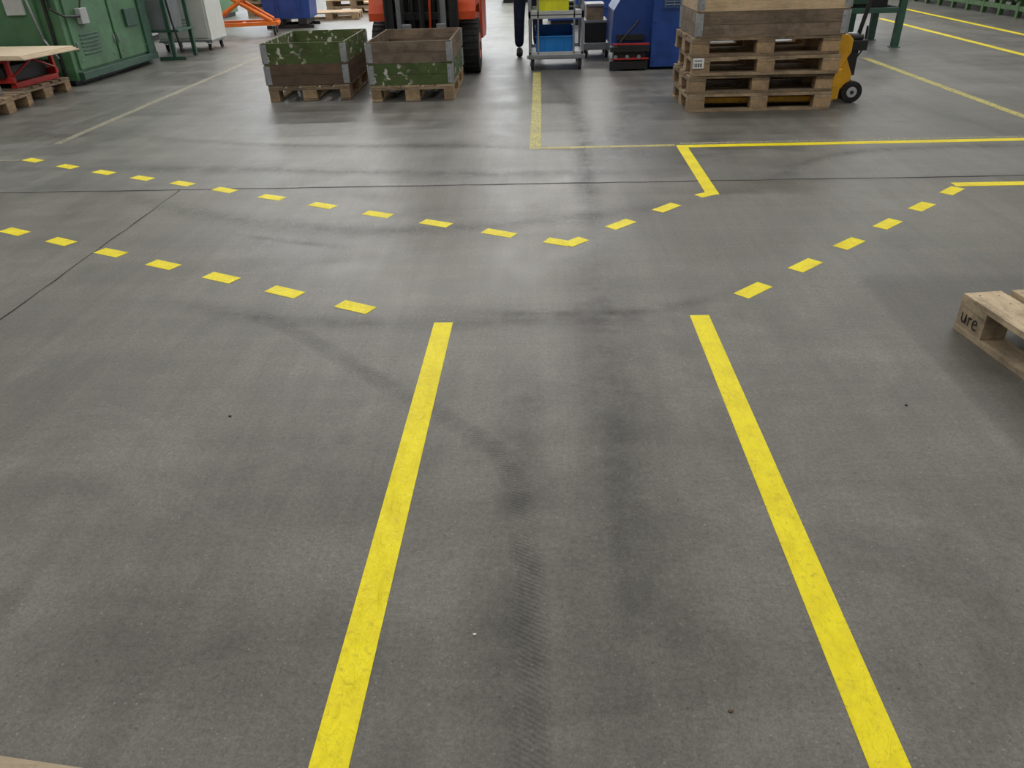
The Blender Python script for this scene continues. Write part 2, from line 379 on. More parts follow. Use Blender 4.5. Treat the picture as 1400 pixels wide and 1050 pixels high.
def ribbon(name,pts,w,mat,z=0.0004,fade=0.15):
    P=[Vector(p) for p in pts]; P=[P[0]*2-P[1]]+P+[P[-1]*2-P[-2]]; S=[]
    for i in range(1,len(P)-2):
        for k in range(10):
            t=k/10; a,b2,c,d=P[i-1],P[i],P[i+1],P[i+2]
            S.append(0.5*((2*b2)+(c-a)*t+(2*a-5*b2+4*c-d)*t*t+(3*b2-a-3*c+d)*t**3))
    S.append(P[-2])
    bm=bmesh.new(); uvl=bm.loops.layers.uv.new('UVMap'); fl=bm.verts.layers.float.new('fade'); L=0; prev=None; tot=sum((S[i+1]-S[i]).length for i in range(len(S)-1))
    for i,p in enumerate(S):
        if i: L+=(p-S[i-1]).length
        d=(S[min(i+1,len(S)-1)]-S[max(i-1,0)]).normalized(); n=Vector((-d.y,d.x))*w/2
        a=bm.verts.new((p.x+n.x,p.y+n.y,z)); c=bm.verts.new((p.x-n.x,p.y-n.y,z))
        q=min(L/tot,1-L/tot)/fade if fade else 1; a[fl]=c[fl]=max(0,min(1,q))
        if prev:
            f=bm.faces.new((prev[1],c,a,prev[0]))
            for lp,uv in zip(f.loops,((prev[2],0),(L,0),(L,1),(prev[2],1))): lp[uvl].uv=uv
        prev=(a,c,L)
    me=bpy.data.meshes.new(name); bm.to_mesh(me); bm.free(); me.materials.append(M[mat])
    ob=bpy.data.objects.new(name,me); COL.objects.link(ob); return ob
R_=[
 ([(-1.25,2.78),(-0.95,2.55),(-0.63,2.25),(-0.235,1.88),(-0.085,1.66),(-0.04,1.25),(-0.03,0.8),(-0.02,0.3)],0.095,'tyremark',.1),
 ([(-1.9,3.0),(-1.2,2.72),(-0.55,2.64),(0.1,2.66),(0.7,2.62)],0.22,'smear',.3),
 ([(-0.6,2.78),(0.0,2.72),(0.5,2.76),(1.1,3.1)],0.14,'smear',.3),
 ([(-3.2,4.9),(-2,4.1),(-0.8,3.75),(0.4,4.0),(1.5,4.5)],0.34,'smear',.3),
 ([(-1.7,3.75),(-1.3,3.6),(-0.95,3.5)],0.10,'smear',.3),
 ([(0.25,3.6),(0.24,2.4),(0.20,1.4),(0.14,0.3)],0.46,'band',.3),
 ([(-0.05,2.4),(-0.08,1.5),(-0.08,0.4)],0.30,'smear',.3),
 ([(0.0,9.2),(0.25,7.5),(0.3,6),(0.28,4.6),(0.25,3.6),(0.2,2.6)],0.30,'band',.3),
 ([(0.9,9.0),(0.8,7.5),(0.6,6),(0.3,4.3)],0.5,'smear',.3),
 ([(-4.5,5.2),(-2.5,5.1),(-0.5,4.85),(1.2,4.8)],0.3,'smear',.3),
 ([(-3.5,6.2),(-2,5.75),(-0.5,5.6),(1.2,5.2)],0.25,'smear',.3),
 ([(1.2,4.4),(1.9,5.1),(2.6,5.3),(4,5.3)],0.25,'smear',.3),
 ([(-0.95,1.32),(-0.98,1.22),(-0.97,1.12)],0.003,'scuff',.3),
 ([(-0.94,1.38),(-0.88,1.28),(-0.86,1.25)],0.005,'scuff',.3),
]
for i,(p,wd,mt,fd) in enumerate(R_): ribbon('floor_skid_mark',p,wd,mt,0.0003+i*0.00003,fd)
mb=MB('floor_debris')
for (x,y,c,r) in [(-1.02,1.97,'ink',.006),(-0.155,1.10,'label',.0045),(0.36,0.92,'brownx',.006),(1.15,2.02,'ink',.006)]:
    mb.sph((x,y,0.002),r,c,(1,0.7,0.3),6,4)
mb.done(bevel=0)

# ------------------------------------------------------------------ pallets and collars
def pallet_geo(mb,z=0,L=1.2,W=0.8,wx='woodx',wy='woody',blk='blk',ox=0,oy=0,jit=0.006):
    j=lambda: random.uniform(-jit,jit)
    for yc,w_ in ((-0.3275,0.145),(0,0.145),(0.3275,0.145),(-0.165,0.10),(0.165,0.10)):
        mb.box(ox-L/2+j(),ox+L/2+j(),oy+yc-w_/2,oy+yc+w_/2,z+0.122,z+0.144,wx)
    for xc in (-0.5275,0,0.5275):
        mb.box(ox+xc-0.0725,ox+xc+0.0725,oy-W/2,oy+W/2,z+0.100,z+0.1218,wy)
        for yc,w_ in ((-0.35,0.10),(0,0.145),(0.35,0.10)):
            mb.box(ox+xc-0.072,ox+xc+0.072,oy+yc-w_/2+0.002,oy+yc+w_/2-0.002,z+0.0222,z+0.0998,blk)
    for yc,w_ in ((-0.35,0.10),(0,0.145),(0.35,0.10)):
        mb.box(ox-L/2+j(),ox+L/2+j(),oy+yc-w_/2,oy+yc+w_/2,z,z+0.022,wx)
def pallet(loc,rz=0,wx='woodx',wy='woody',blk='blk',name='wooden_pallet',nails=False):
    mb=MB(name); pallet_geo(mb,0,wx=wx,wy=wy,blk=blk)
    if nails:
        for yc in (-0.3275,0,0.3275,-0.165,0.165):
            for xc in (-0.5275,0,0.5275):
                for dx,dy in ((-.04,-.03),(.04,.03),(-.03,.035)):
                    mb.cyl((xc+dx,yc+dy,0.143),(xc+dx,yc+dy,0.1446),0.004,'black',8)
    return mb.done(loc,rz)
def collar(loc,rz,mx,my,h=0.19,L=1.2,W=0.8,hinge='galv'):
    mb=MB('pallet_collar'); t=0.02
    for k in range(2):
        z0=h*k/2+0.001; z1=h*(k+1)/2-0.001
        mb.box(-L/2+t,L/2-t,-W/2,-W/2+t,z0,z1,mx); mb.box(-L/2+t,L/2-t,W/2-t,W/2,z0,z1,mx)
        mb.box(-L/2,-L/2+t,-W/2,W/2,z0,z1,my); mb.box(L/2-t,L/2,-W/2,W/2,z0,z1,my)
    for sx in (-1,1):
        for sy in (-1,1):
            X=sx*L/2; Y=sy*W/2
            mb.box(X-sx*0.05,X+sx*0.003,Y,Y+sy*0.003,0.012,h-0.012,hinge)
            mb.box(X,X+sx*0.003,Y-sy*0.05,Y+sy*0.003,0.012,h-0.012,hinge)
            mb.cyl((X+sx*0.004,Y+sy*0.004,0.008),(X+sx*0.004,Y+sy*0.004,h-0.005),0.007,hinge,10)
            for zz in (0.05,h-0.05):
                mb.cyl((X-sx*0.035,Y+sy*0.002,zz),(X-sx*0.035,Y+sy*0.007,zz),0.007,'steel',10)
                mb.cyl((X+sx*0.002,Y-sy*0.035,zz),(X+sx*0.007,Y-sy*0.035,zz),0.007,'steel',10)
    return mb.done(loc,rz,bevel=0.002)
ca=(-2.305,8.22); ra=rad(90+2)
pallet((*ca,0),ra,'woodx','woody','blk'); collar((*ca,0.145),ra,'brownx','browny'); collar((*ca,0.336),ra,'greenx','greeny')
cb=(-1.26,8.10); rb=rad(90+1)
pallet((*cb,0),rb,'newx','newy','blk'); collar((*cb,0.145),rb,'greenx','greeny'); collar((*cb,0.336),rb,'greyx','greyy')
st=(1.83,7.06)
offs=[(0,0,0),(-0.01,0.01,0.8),(0.02,-0.01,-1.0),(-0.01,0.0,0.6)]
for i,(dx,dy,a) in enumerate(offs):
    pallet((st[0]+dx,st[1]+dy,0.1445*i),rad(a),*(('newx','newy','blk') if i%2==0 else ('woodx','woody','blk')))
collar((st[0]+0.02,st[1],0.579),0,'greyx','greyy'); collar((st[0]+0.02,st[1],0.770),0,'palex','paley')
mb=MB('paper_label'); mb.box(-0.045,0.045,-0.001,0.001,-0.04,0.04,'label')
for k in range(7): mb.box(-0.035+k*0.010,-0.035+k*0.010+0.004*(1+k%2),-0.0014,-0.001,-0.03,0.0,'ink')
mb.box(-0.035,0.03,-0.0014,-0.001,0.015,0.022,'ink'); mb.done((1.29,6.652,0.39),bevel=0)
# right foreground pallet
far=Vector((1.545,2.56)); dl=Vector((0.13,-0.99)).normalized(); dn=Vector((-dl.y,dl.x))
cen=far+dl*0.6+dn*0.4
rp=pallet((cen.x,cen.y,0),math.atan2(dl.y,dl.x),'fgx','fgy','fgy',nails=True)
mb=MB('stencil_lettering')
def stroke(pts):
    for a,b2 in zip(pts[:-1],pts[1:]): mb.cyl((a[0],0,a[1]),(b2[0],0,b2[1]),0.0025,'ink',6)
stroke([(-.045,.018),(-.043,-.008),(-.035,-.017),(-.025,-.010),(-.022,.018),(-.020,-.018)])
stroke([(-.006,.016),(-.005,-.018)]); stroke([(-.006,.004),(.002,.014),(.010,.015)])
stroke([(.018,0),(.040,.004),(.036,.016),(.025,.016),(.018,.004),(.020,-.012),(.030,-.019),(.043,-.014)])
ob=mb.done(bevel=0)
pc=far+dl*0.0725-dn*0.0015
ob.matrix_world=Matrix.Translation((pc.x,pc.y,0.062))@Matrix.Rotation(math.atan2(dl.y,dl.x),4,'Z')@Matrix.Diagonal((1,0.3,1,1))
# bottom-left pallet
dl=Vector((0.99,-0.12)).normalized(); dn=Vector((-dl.y,dl.x)); cor=Vector((-0.74,0.695)); cen=cor-dl*0.6-dn*0.4
pallet((cen.x,cen.y,0),math.atan2(dl.y,dl.x),'fgx','fgy','fgy')

# ------------------------------------------------------------------ pallet truck in the stack
mb=MB('hand_pallet_truck'); 
for sy in (-1,1):
    mb.box(1.35,2.50,sy*0.186-0.075,sy*0.186+0.075,0.045,0.09,'yjack')
    mb.cyl((1.45,sy*0.186-0.04,0.034),(1.45,sy*0.186+0.04,0.034),0.033,'rubber',16)
mb.box(2.46,2.53,-0.27,0.27,0.06,0.30,'yjack')
mb.prism([(2.46,0.30),(2.53,0.30),(2.60,0.42),(2.60,0.52),(2.55,0.56),(2.48,0.56),(2.46,0.50)],'xz',-0.20,0.20,'yjack')
mb.prism([(2.53,0.08),(2.66,0.14),(2.68,0.22),(2.58,0.42),(2.53,0.40)],'xz',-0.10,0.10,'yjack')
mb.cyl((2.66,0,0.18),(2.66,0,0.55),0.045,'steel',20); mb.cyl((2.62,-0.08,0.52),(2.72,-0.08,0.52),0.025,'black',12)
mb.box(2.60,2.76,-0.11,0.11,0.42,0.50,'black'); mb.box(2.60,2.70,-0.09,0.09,0.22,0.42,'black')
for sy in (-1,1): mb.wheel((2.69,sy*0.11,0.09),0.09,0.055,'y','rubber','lgrey',0.5)
mb.cyl((2.69,-0.14,0.09),(2.69,0.14,0.09),0.018,'steel',10)
mb.tube([(2.70,0,0.5),(2.78,0,0.95),(2.80,0,1.10)],0.018,'black')
mb.tube([(2.80,0,1.08),(2.805,-0.11,1.14),(2.815,-0.11,1.28),(2.82,0,1.31),(2.815,0.11,1.28),(2.805,0.11,1.14),(2.80,0,1.08)],0.013,'black')
mb.tube([(2.72,0.06,0.30),(2.80,0.07,0.42),(2.78,0.03,0.6)],0.008,'black')
mb.done((0,7.06,0),0,bevel=0.006)

# ------------------------------------------------------------------ forklift (faces -y)
mb=MB('forklift')
for sx in (-1,1):
    mb.wheel((sx*0.50,0,0.28),0.28,0.19,'x','rubber','orange',0.5)
    for k in range(24):
        a=k*math.tau/24; mb.box(sx*0.50-0.095,sx*0.50+0.095,-0.012,0.012,0.28+0.272,0.28+0.287,'rubber',rot=('X',a),piv=(sx*0.5,0,0.28))
    mb.wheel((sx*0.42,1.38,0.21),0.21,0.15,'x','rubber','orange',0.5)
    mb.prism([(-0.34,0.58),(-0.34,0.66),(-0.22,0.84),(0.35,0.84),(0.42,0.60),(0.34,0.60),(0.28,0.70),(-0.2,0.70)],'yz',sx*0.36,sx*0.585,'orange')
    mb.prism([(-0.22,0.84),(-0.16,1.05),(0.05,1.05),(0.10,0.84)],'yz',sx*0.40,sx*0.56,'orange')
    mb.box(sx*0.30,sx*0.385,-0.40,-0.28,0.08,2.15,'black')
    mb.box(sx*0.20,sx*0.27,-0.41,-0.30,0.10,2.05,'steel')
    mb.cyl((sx*0.13,-0.30,0.12),(sx*0.13,-0.30,1.5),0.028,'black',14); mb.cyl((sx*0.13,-0.30,1.5),(sx*0.13,-0.30,2.05),0.018,'galv',12)
    mb.cyl((sx*0.45,-0.33,0.92),(sx*0.45,-0.40,0.92),0.06,'lgrey',18)
    mb.cyl((sx*0.46,-0.15,1.05),(sx*0.44,0.10,2.12),0.028,'black',12)
    mb.cyl((sx*0.46,1.30,0.95),(sx*0.44,1.10,2.12),0.028,'black',12)
    mb.cyl((sx*0.28,-0.2,0.55),(sx*0.30,0.25,0.65),0.03,'steel',12)
for z in (0.14,0.62,1.25,2.08): mb.box(-0.36,0.36,-0.34,-0.28,z-0.04,z+0.04,'black')
mb.box(-0.03,0.03,-0.36,-0.34,0.2,2.0,'black')
for z in (0.16,0.46): mb.box(-0.40,0.44,-0.47,-0.42,z-0.045,z+0.045,'black')
for x in (-0.38,-0.2,0.0,0.2,0.40): mb.box(x-0.012,x+0.012,-0.46,-0.43,0.50,1.12,'black')
mb.box(-0.40,0.43,-0.46,-0.43,1.10,1.13,'black')
mb.tube([(-0.08,-0.38,0.4),(-0.10,-0.40,0.9),(-0.05,-0.38,1.5)],0.014,'black'); mb.tube([(0.09,-0.38,0.5),(0.11,-0.40,1.0),(0.06,-0.38,1.5)],0.014,'orange')
for x in (-0.15,0.222):
    mb.box(x-0.05,x+0.05,-0.515,-0.475,0.042,0.56,'steel'); mb.prism([(-0.475,0.042),(-0.475,0.082),(-0.55,0.082),(-1.60,0.062),(-1.60,0.048)],'yz',x-0.05,x+0.05,'steel')
mb.box(-0.38,0.38,-0.20,1.2,0.16,0.50,'black'); mb.box(-0.52,0.52,0.34,1.15,0.22,0.86,'orange')
mb.box(-0.36,0.36,-0.22,-0.10,0.30,1.12,'black'); mb.box(-0.36,0.36,-0.10,0.34,0.50,0.62,'black')
mb.prism([(1.15,0.24),(1.15,0.98),(1.50,1.02),(1.78,0.92),(1.88,0.70),(1.88,0.30),(1.75,0.22)],'yz',-0.55,0.55,'orange')
mb.box(-0.30,0.30,0.55,1.10,0.86,0.98,'black'); mb.box(-0.24,0.24,0.50,0.95,0.98,1.08,'rubber'); mb.box(-0.24,0.24,0.92,1.02,1.05,1.5,'rubber',rot=('X',rad(-8)))
mb.cyl((0,0.0,1.0),(0,0.22,1.22),0.025,'black',12)
tor=[(0.17*math.cos(a),0.24+0.10*math.sin(a),1.25+0.13*math.sin(a)) for a in [i*math.tau/16 for i in range(17)]]
mb.tube(tor,0.013,'black',8); mb.cyl((-0.16,0.24,1.25),(0.16,0.24,1.25),0.01,'black',8)
mb.box(-0.47,0.47,0.06,0.12,2.10,2.15,'black'); mb.box(-0.47,0.47,1.06,1.12,2.10,2.15,'black')
for k in range(7): mb.box(-0.47+k*0.152,-0.44+k*0.152,0.06,1.12,2.11,2.14,'black')
for x in (0.28,0.34,0.40): mb.cyl((x-.05,0.05,0.95),(x-.05,0.0,1.18),0.008,'black',8); mb.sph((x-.05,0,1.19),0.016,'black')
mb.done((-1.31,9.27,0),0,bevel=0.006)

# ------------------------------------------------------------------ tool trolley
def trolley():
    mb=MB('tool_trolley')
    X0,X1,Y0,Y1=-0.155,0.47,9.22,10.0
    for x in (X0,X1-0.03):
        for y in (Y0,Y1-0.03): mb.box(x,x+0.03,y,y+0.03,0.14,1.12,'steel')
    for x in (X0+0.04,X1-0.04):
        for y in (Y0+0.05,Y1-0.05): mb.caster(x,y,0.06,0.15)
    for z in (0.15,0.57,1.0):
        mb.box(X0,X1,Y0,Y1,z,z+0.015,'lgrey'); 
        for a in ((X0,X1,Y0,Y0+0.006),(X0,X1,Y1-0.006,Y1),(X0,X0+0.006,Y0,Y1),(X1-0.006,X1,Y0,Y1)): mb.box(*a,z-0.03,z+0.05,'lgrey')
    mb.box(X0-0.02,X1+0.02,Y0-0.02,Y0+0.01,0.13,0.17,'steel')
    mb.tube([(X0+0.015,Y1,1.05),(X0+0.015,Y1+0.07,1.05),(X1-0.015,Y1+0.07,1.05),(X1-0.015,Y1,1.05)],0.014,'black')
    for x in (X0+0.10,X1-0.12): mb.box(x,x+0.02,Y0,Y0+0.02,0.17,1.0,'steel')
    return mb.done(bevel=0.003)
trolley()
def bin_(name,loc,w,d,h,m,rz=0):
    mb=MB(name); t=0.006
    mb.box(-w/2,w/2,-d/2,d/2,0,t,m); mb.box(-w/2,-w/2+t,-d/2,d/2,t,h,m); mb.box(w/2-t,w/2,-d/2,d/2,t,h,m)
    mb.box(-w/2+t,w/2-t,d/2-t,d/2,t,h,m); mb.box(-w/2+t,w/2-t,-d/2,-d/2+t,t,h*0.72,m)
    mb.box(-w/2-0.01,w/2+0.01,-d/2-0.01,-d/2+t,h*0.66,h*0.72,m); mb.box(-w/2-0.01,-w/2+t,-d/2,d/2,h-0.02,h,m); mb.box(w/2-t,w/2+0.01,-d/2,d/2,h-0.02,h,m)
    for x in (-w/4,0,w/4): mb.box(x-0.004,x+0.004,-d/2-0.006,-d/2,0.02,h*0.62,m)
    return mb.done(loc,rz,bevel=0.002)
bin_('blue_storage_bin',(0.14,9.52,0.166),0.42,0.5,0.27,'bbin')
bin_('yellow_storage_bin',(0.12,9.48,0.586),0.36,0.45,0.24,'ybin')
mb=MB('folded_cloth_pile')
for k in range(4): mb.box(-0.1+k*0.004,0.1,-0.11,0.11-k*0.01,k*0.025,k*0.025+0.022,'lgrey' if k%2 else 'navy')
mb.done((0.28,9.85,0.587),0,bevel=0.01)
mb=MB('steel_dolly')
mb.box(0.50,0.86,10.15,10.75,0.125,0.16,'steel'); mb.box(0.50,0.86,10.13,10.16,0.10,0.18,'galv')
for x in (0.55,0.81):
    for y in (10.22,10.68): mb.caster(x,y,0.045,0.125)
mb.box(0.53,0.80,10.20,10.70,0.16,0.42,'black'); mb.box(0.52,0.81,10.19,10.71,0.40,0.43,'steel'); mb.box(0.55,0.76,10.24,10.66,0.43,0.60,'woodx'); mb.box(0.54,0.77,10.23,10.67,0.58,0.61,'steel')
mb.done(bevel=0.004)

# ------------------------------------------------------------------ blue machine
mb=MB('blue_press_machine')
mb.prism([(0.98,0.0),(1.58,0.0),(1.58,1.7),(1.16,1.7),(1.05,1.0),(0.80,0.60),(0.78,0.24),(0.98,0.24)],'xz',9.25,10.05,'blue')
mb.box(1.0,1.58,10.05,10.9,0,1.7,'blue')
mb.box(1.22,1.64,9.10,9.25,0.03,1.6,'blue')
mb.box(0.76,1.18,9.05,9.24,0.02,0.10,'black'); mb.box(0.80,1.16,9.08,9.24,0.10,0.20,'black')
mb.box(0.76,1.20,9.04,9.24,0.20,0.25,'black')
for z in (0.12,0.27): mb.box(0.78,1.19,9.03,9.05,z,z+0.018,'red')
for x in (0.82,0.95,1.08): mb.cyl((x,9.04,0.15),(x,9.02,0.15),0.02,'steel',12)
mb.box(1.33,1.55,9.092,9.10,0.62,0.80,'plate')
for z in (0.655,0.685,0.715,0.745,0.775): mb.box(1.345,1.535,9.089,9.092,z,z+0.006,'galv')
for x in (1.345,1.44,1.53): mb.box(x,x+0.005,9.089,9.092,0.64,0.785,'galv')
for x in (1.27,1.60):
    for z in (0.1,0.5,0.95,1.5): mb.cyl((x-.02,9.10,z),(x-.02,9.085,z),0.014,'blue',6)
mb.box(1.10,1.58,9.3,10.8,1.7,2.1,'blue'); mb.cyl((1.34,9.8,2.1),(1.34,9.8,2.5),0.14,'black',24)
mb.tube([(1.08,9.2,0.5),(0.95,9.12,0.38),(0.82,9.12,0.22)],0.012,'black')
mb.box(0.95,1.75,9.3,10.9,0,0.06,'black'); mb.box(0.84,1.15,9.2,9.25,0.30,0.36,'black')
mb.done(bevel=0.01)

# ------------------------------------------------------------------ green machine, left
mb=MB('green_machine_tool')
mb.box(-7.4,-5.38,8.95,10.9,0.06,2.3,'green'); mb.box(-7.35,-5.45,9.0,10.85,0,0.06,'black')
mb.box(-5.38,-5.36,9.05,9.95,0.16,1.9,'green'); mb.box(-5.38,-5.36,10.0,10.80,0.16,1.9,'green')
mb.box(-5.36,-5.34,9.90,9.93,0.9,1.05,'black'); mb.box(-5.36,-5.34,10.04,10.07,0.9,1.05,'black')
mb.box(-6.3,-5.6,8.90,8.95,0.3,1.3,'green'); mb.box(-5.9,-5.7,8.86,8.90,0.75,0.95,'lgrey')
mb.box(-6.2,-6.05,8.86,8.90,0.95,1.15,'label')
mb.tube([(-5.50,8.93,0.1),(-5.50,8.93,1.9)],0.018,'black'); mb.tube([(-5.44,8.92,1.6),(-5.44,8.92,0.8),(-5.32,8.95,0.72),(-5.32,9.3,0.70)],0.012,'black')
mb.tube([(-5.62,8.92,1.6),(-5.66,8.90,0.9),(-5.60,8.90,0.5),(-5.50,8.91,0.3)],0.014,'steel')
mb.tube([(-5.33,9.5,1.3),(-5.33,9.45,1.0),(-5.33,9.32,0.78)],0.010,'black')
for y in (9.1,9.93,10.03,10.77):
    for z in (0.4,1.0,1.6): mb.cyl((-5.355,y,z-0.05),(-5.355,y,z+0.05),0.012,'steel',10)
mb.box(-5.36,-5.352,9.55,9.72,0.95,1.10,'label'); mb.box(-5.36,-5.352,10.2,10.32,1.0,1.14,'yjack')
for k in range(6): mb.box(-5.362,-5.35,9.2,9.6,0.30+k*0.04,0.315+k*0.04,'dgreen')
mb.box(-5.36,-5.30,9.25,9.40,0.62,0.78,'lgrey')
mb.box(-5.36,-5.33,10.3,10.6,0.5,0.7,'dgreen')
mb.box(-5.40,-5.32,9.0,10.9,0.06,0.14,'dgreen'); mb.box(-5.40,-5.335,10.7,10.9,0.14,1.9,'dgreen')
for y in (9.12,9.85,10.1,10.7):
    for z in (0.25,1.8): mb.cyl((-5.36,y,z),(-5.35,y,z),0.014,'steel',8)
mb.box(-8.6,-7.45,8.9,10.4,0.0,0.75,'dgreen'); mb.box(-8.7,-7.4,8.8,10.4,0.75,0.82,'steel'); 
mb.prism([(8.95,0.82),(10.2,0.82),(10.2,1.7),(9.5,1.7)],'yz',-8.5,-7.6,'green'); mb.cyl((-8.0,8.95,0.95),(-8.0,9.4,0.95),0.10,'steel',20)
mb.done((0.08,-0.1,0),bevel=0.008)
mb=MB('green_steel_stand')
for (x,y) in ((-5.15,11.05),(-5.05,11.5),(-5.75,11.05),(-5.75,11.5)): mb.box(x-.025,x+.025,y-.025,y+.025,0,1.3,'dgreen')
mb.box(-5.8,-5.0,11.0,11.55,1.3,1.36,'dgreen'); mb.box(-5.8,-5.0,11.0,11.55,0.35,0.38,'dgreen'); mb.box(-5.75,-5.15,11.05,11.5,0.38,0.75,'steel')
mb.box(-5.25,-5.02,11.03,11.06,0.95,1.3,'black'); mb.box(-5.35,-4.98,11.0,11.02,0.0,0.04,'dgreen')
mb.tube([(-5.1,11.0,1.1),(-5.05,10.97,0.5),(-5.0,10.98,0.1)],0.015,'black'); mb.done((0.02,0,0))
mb=MB('white_control_cabinet')
mb.box(-5.65,-4.85,12.1,12.7,0.14,1.75,'white'); mb.box(-5.62,-4.88,12.085,12.1,0.18,1.70,'white'); mb.box(-4.95,-4.92,12.07,12.085,0.8,1.0,'black')
for z in (0.3,0.34,0.38,0.42): mb.box(-5.5,-5.1,12.08,12.086,z,z+0.015,'steel')
mb.box(-5.66,-4.84,12.08,12.72,0.125,0.15,'steel'); mb.box(-5.5,-5.2,12.07,12.085,1.2,1.45,'black')
for x in (-5.58,-4.92):
    for y in (12.17,12.62): mb.caster(x,y,0.045,0.125)
mb.done((-0.1,-0.1,0),bevel=0.006)
# ------------------------------------------------------------------ orange lift cart
mb=MB('orange_lift_cart')
for y in (0,0.55):
    mb.box(-0.6,0.6,y-0.03,y+0.03,0.16,0.22,'orange2')
    mb.tube([(-0.5,y,0.22),(0.35,y,0.75)],0.035,'orange2'); mb.tube([(0.5,y,0.22),(-0.35,y,0.75)],0.035,'orange2')
for x in (-0.58,0,0.58): mb.box(x-0.03,x+0.03,0,0.55,0.155,0.2,'orange2')
mb.box(-0.55,0.55,-0.05,0.60,0.76,0.82,'orange2'); mb.box(-0.5,0.5,0.0,0.55,0.82,0.86,'steel')
for x in (-0.52,0.52):
    for y in (0.0,0.55): mb.caster(x,y,0.07,0.165)
mb.tube([(-0.6,0.05,0.2),(-0.8,0.05,1.0),(-0.8,0.5,1.0),(-0.6,0.5,0.2)],0.018,'orange2')
mb.done((-5.15,13.9,0),0.25,bevel=0.004)
def tipbin(loc,rz=0):
    mb=MB('blue_tipping_skip')
    mb.prism([(-0.42,0.16),(0.38,0.16),(0.42,0.9),(-0.52,0.9),(-0.48,0.45)],'xz',-0.4,0.4,'blue')
    mb.box(-0.56,0.46,-0.43,0.43,0.86,0.91,'blue')
    for x in (-0.3,0.15): mb.box(x,x+0.16,-0.42,0.42,0.06,0.16,'black')
    mb.box(-0.45,0.42,-0.4,-0.34,0,0.06,'black'); mb.box(-0.45,0.42,0.34,0.4,0,0.06,'black')
    for x in (-0.2,0.2): mb.box(x-.02,x+.02,-0.42,-0.4,0.16,0.86,'blue')
    return mb.done(loc,rz,bevel=0.006)
tipbin((-4.75,15.6,0),0.1); tipbin((-3.3,21.5,0),0.0)
for (x,y,rz,n) in ((-4.40,17.1,0.1,1),(-4.15,18.5,0.0,2),(-3.95,20.0,0.0,1),(-5.9,18.4,0,3)):
    for i in range(n): pallet((x,y,0.1445*i),rz,'newx','newy','blk')
mb=MB('parts_box'); mb.box(-0.5,0.5,-0.3,0.3,0,0.25,'red'); mb.box(-0.48,0.48,-0.28,0.28,0.25,0.27,'black'); mb.box(-0.52,0.52,-0.32,0.32,0.2,0.23,'red'); mb.done((-4.15,18.5,0.2895),bevel=0.01)
# ------------------------------------------------------------------ left pallets with sheets
pallet((-5.85,8.20,0),rad(-3),'woodx','woody','blk')
pallet((-5.72,7.28,0),rad(4),'woodx','woody','blk')
mb=MB('red_steel_stillage')
for x in (-0.55,0.0,0.55): mb.box(x-.03,x+.03,-0.35,0.35,0,0.05,'red')
for y in (-0.35,0.35):
    mb.box(-0.58,0.58,y-.025,y+.025,0.05,0.11,'red')
    for x in (-0.55,-0.2,0.2,0.55): mb.box(x-.02,x+.02,y-.02,y+.02,0.11,0.24,'red')
    mb.box(-0.58,0.58,y-.025,y+.025,0.24,0.28,'red')
for x in (-0.57,0.57): mb.tube([(x,-0.35,0.11),(x,0.0,0.24),(x,0.35,0.11)],0.012,'red')
mb.box(-0.5,0.5,-0.3,0.3,0.05,0.2,'black'); mb.cyl((0.3,-0.34,0.15),(0.3,-0.40,0.15),0.05,'steel',16); mb.box(0.36,0.52,-0.40,-0.34,0.10,0.20,'black')
mb.tube([(0.4,-0.37,0.14),(0.1,-0.40,0.2),(-0.3,-0.38,0.1)],0.012,'black')
mb.done((-5.90,8.20,0.146),rad(-3))
mb=MB('beige_board_stack')
for k in range(3): mb.box(-0.85+k*.02,0.80-k*0.03,-0.42+k*.01,0.42,k*0.013,k*0.013+0.012,'sheet')
mb.done((-5.80,8.14,0.428),rad(-6),bevel=0.001)
mb=MB('scrap_metal_heap')
for k in range(16):
    x=random.uniform(-0.4,0.4); y=random.uniform(-0.22,0.22); r=random.uniform(.04,.09)
    mb.box(x-r*1.6,x+r*1.6,y-r,y+r,0.0,random.uniform(.05,.16),random.choice(['black','steel','black','brownx']),rot=('Z',random.uniform(0,3)))
mb.cyl((0.1,-0.2,0.10),(0.3,0.2,0.10),0.07,'black',18); mb.done((-5.75,7.28,0.146),rad(4),bevel=0.006)

# ------------------------------------------------------------------ green bench right
mb=MB('green_steel_workbench')
for x in (3.72,4.50):
    for y in (10.5,11.3,12.1): mb.box(x-.04,x+.04,y-.04,y+.04,0.01,0.80,'dgreen'); mb.box(x-.06,x+.06,y-.06,y+.06,0,0.012,'dgreen')
for y in (10.5,11.3,12.1): mb.box(3.72,4.5,y-.03,y+.03,0.40,0.46,'dgreen'); mb.box(3.69,4.53,y-.03,y+.03,0.74,0.80,'dgreen')
for x in (3.72,4.5): mb.box(x-.03,x+.03,10.5,12.1,0.40,0.46,'dgreen')
mb.box(3.62,4.60,10.4,12.2,0.80,0.85,'black'); mb.box(3.75,4.2,10.55,11.1,0.85,1.05,'steel'); mb.box(4.2,4.5,10.6,11.2,0.85,1.1,'green')
mb.box(3.75,4.35,10.6,11.9,0.46,0.56,'black'); mb.box(3.8,4.1,10.55,10.6,0.50,0.72,'dgreen')
mb.done(bevel=0.005)
mb=MB('green_storage_rack')
for i in range(18):
    y=11.5+i*0.55
    for x in (7.75,8.55): mb.box(x-.035,x+.035,y-.035,y+.035,0,2.3,'rgreen')
    for z in (0.25,0.75,1.3,1.9): mb.box(7.65,8.6,y-.03,y+.03,z,z+0.06,'rgreen')
for x in (7.75,8.55):
    for z in (0.1,1.1,2.2): mb.box(x-.03,x+.03,11.4,21,z,z+0.07,'rgreen')
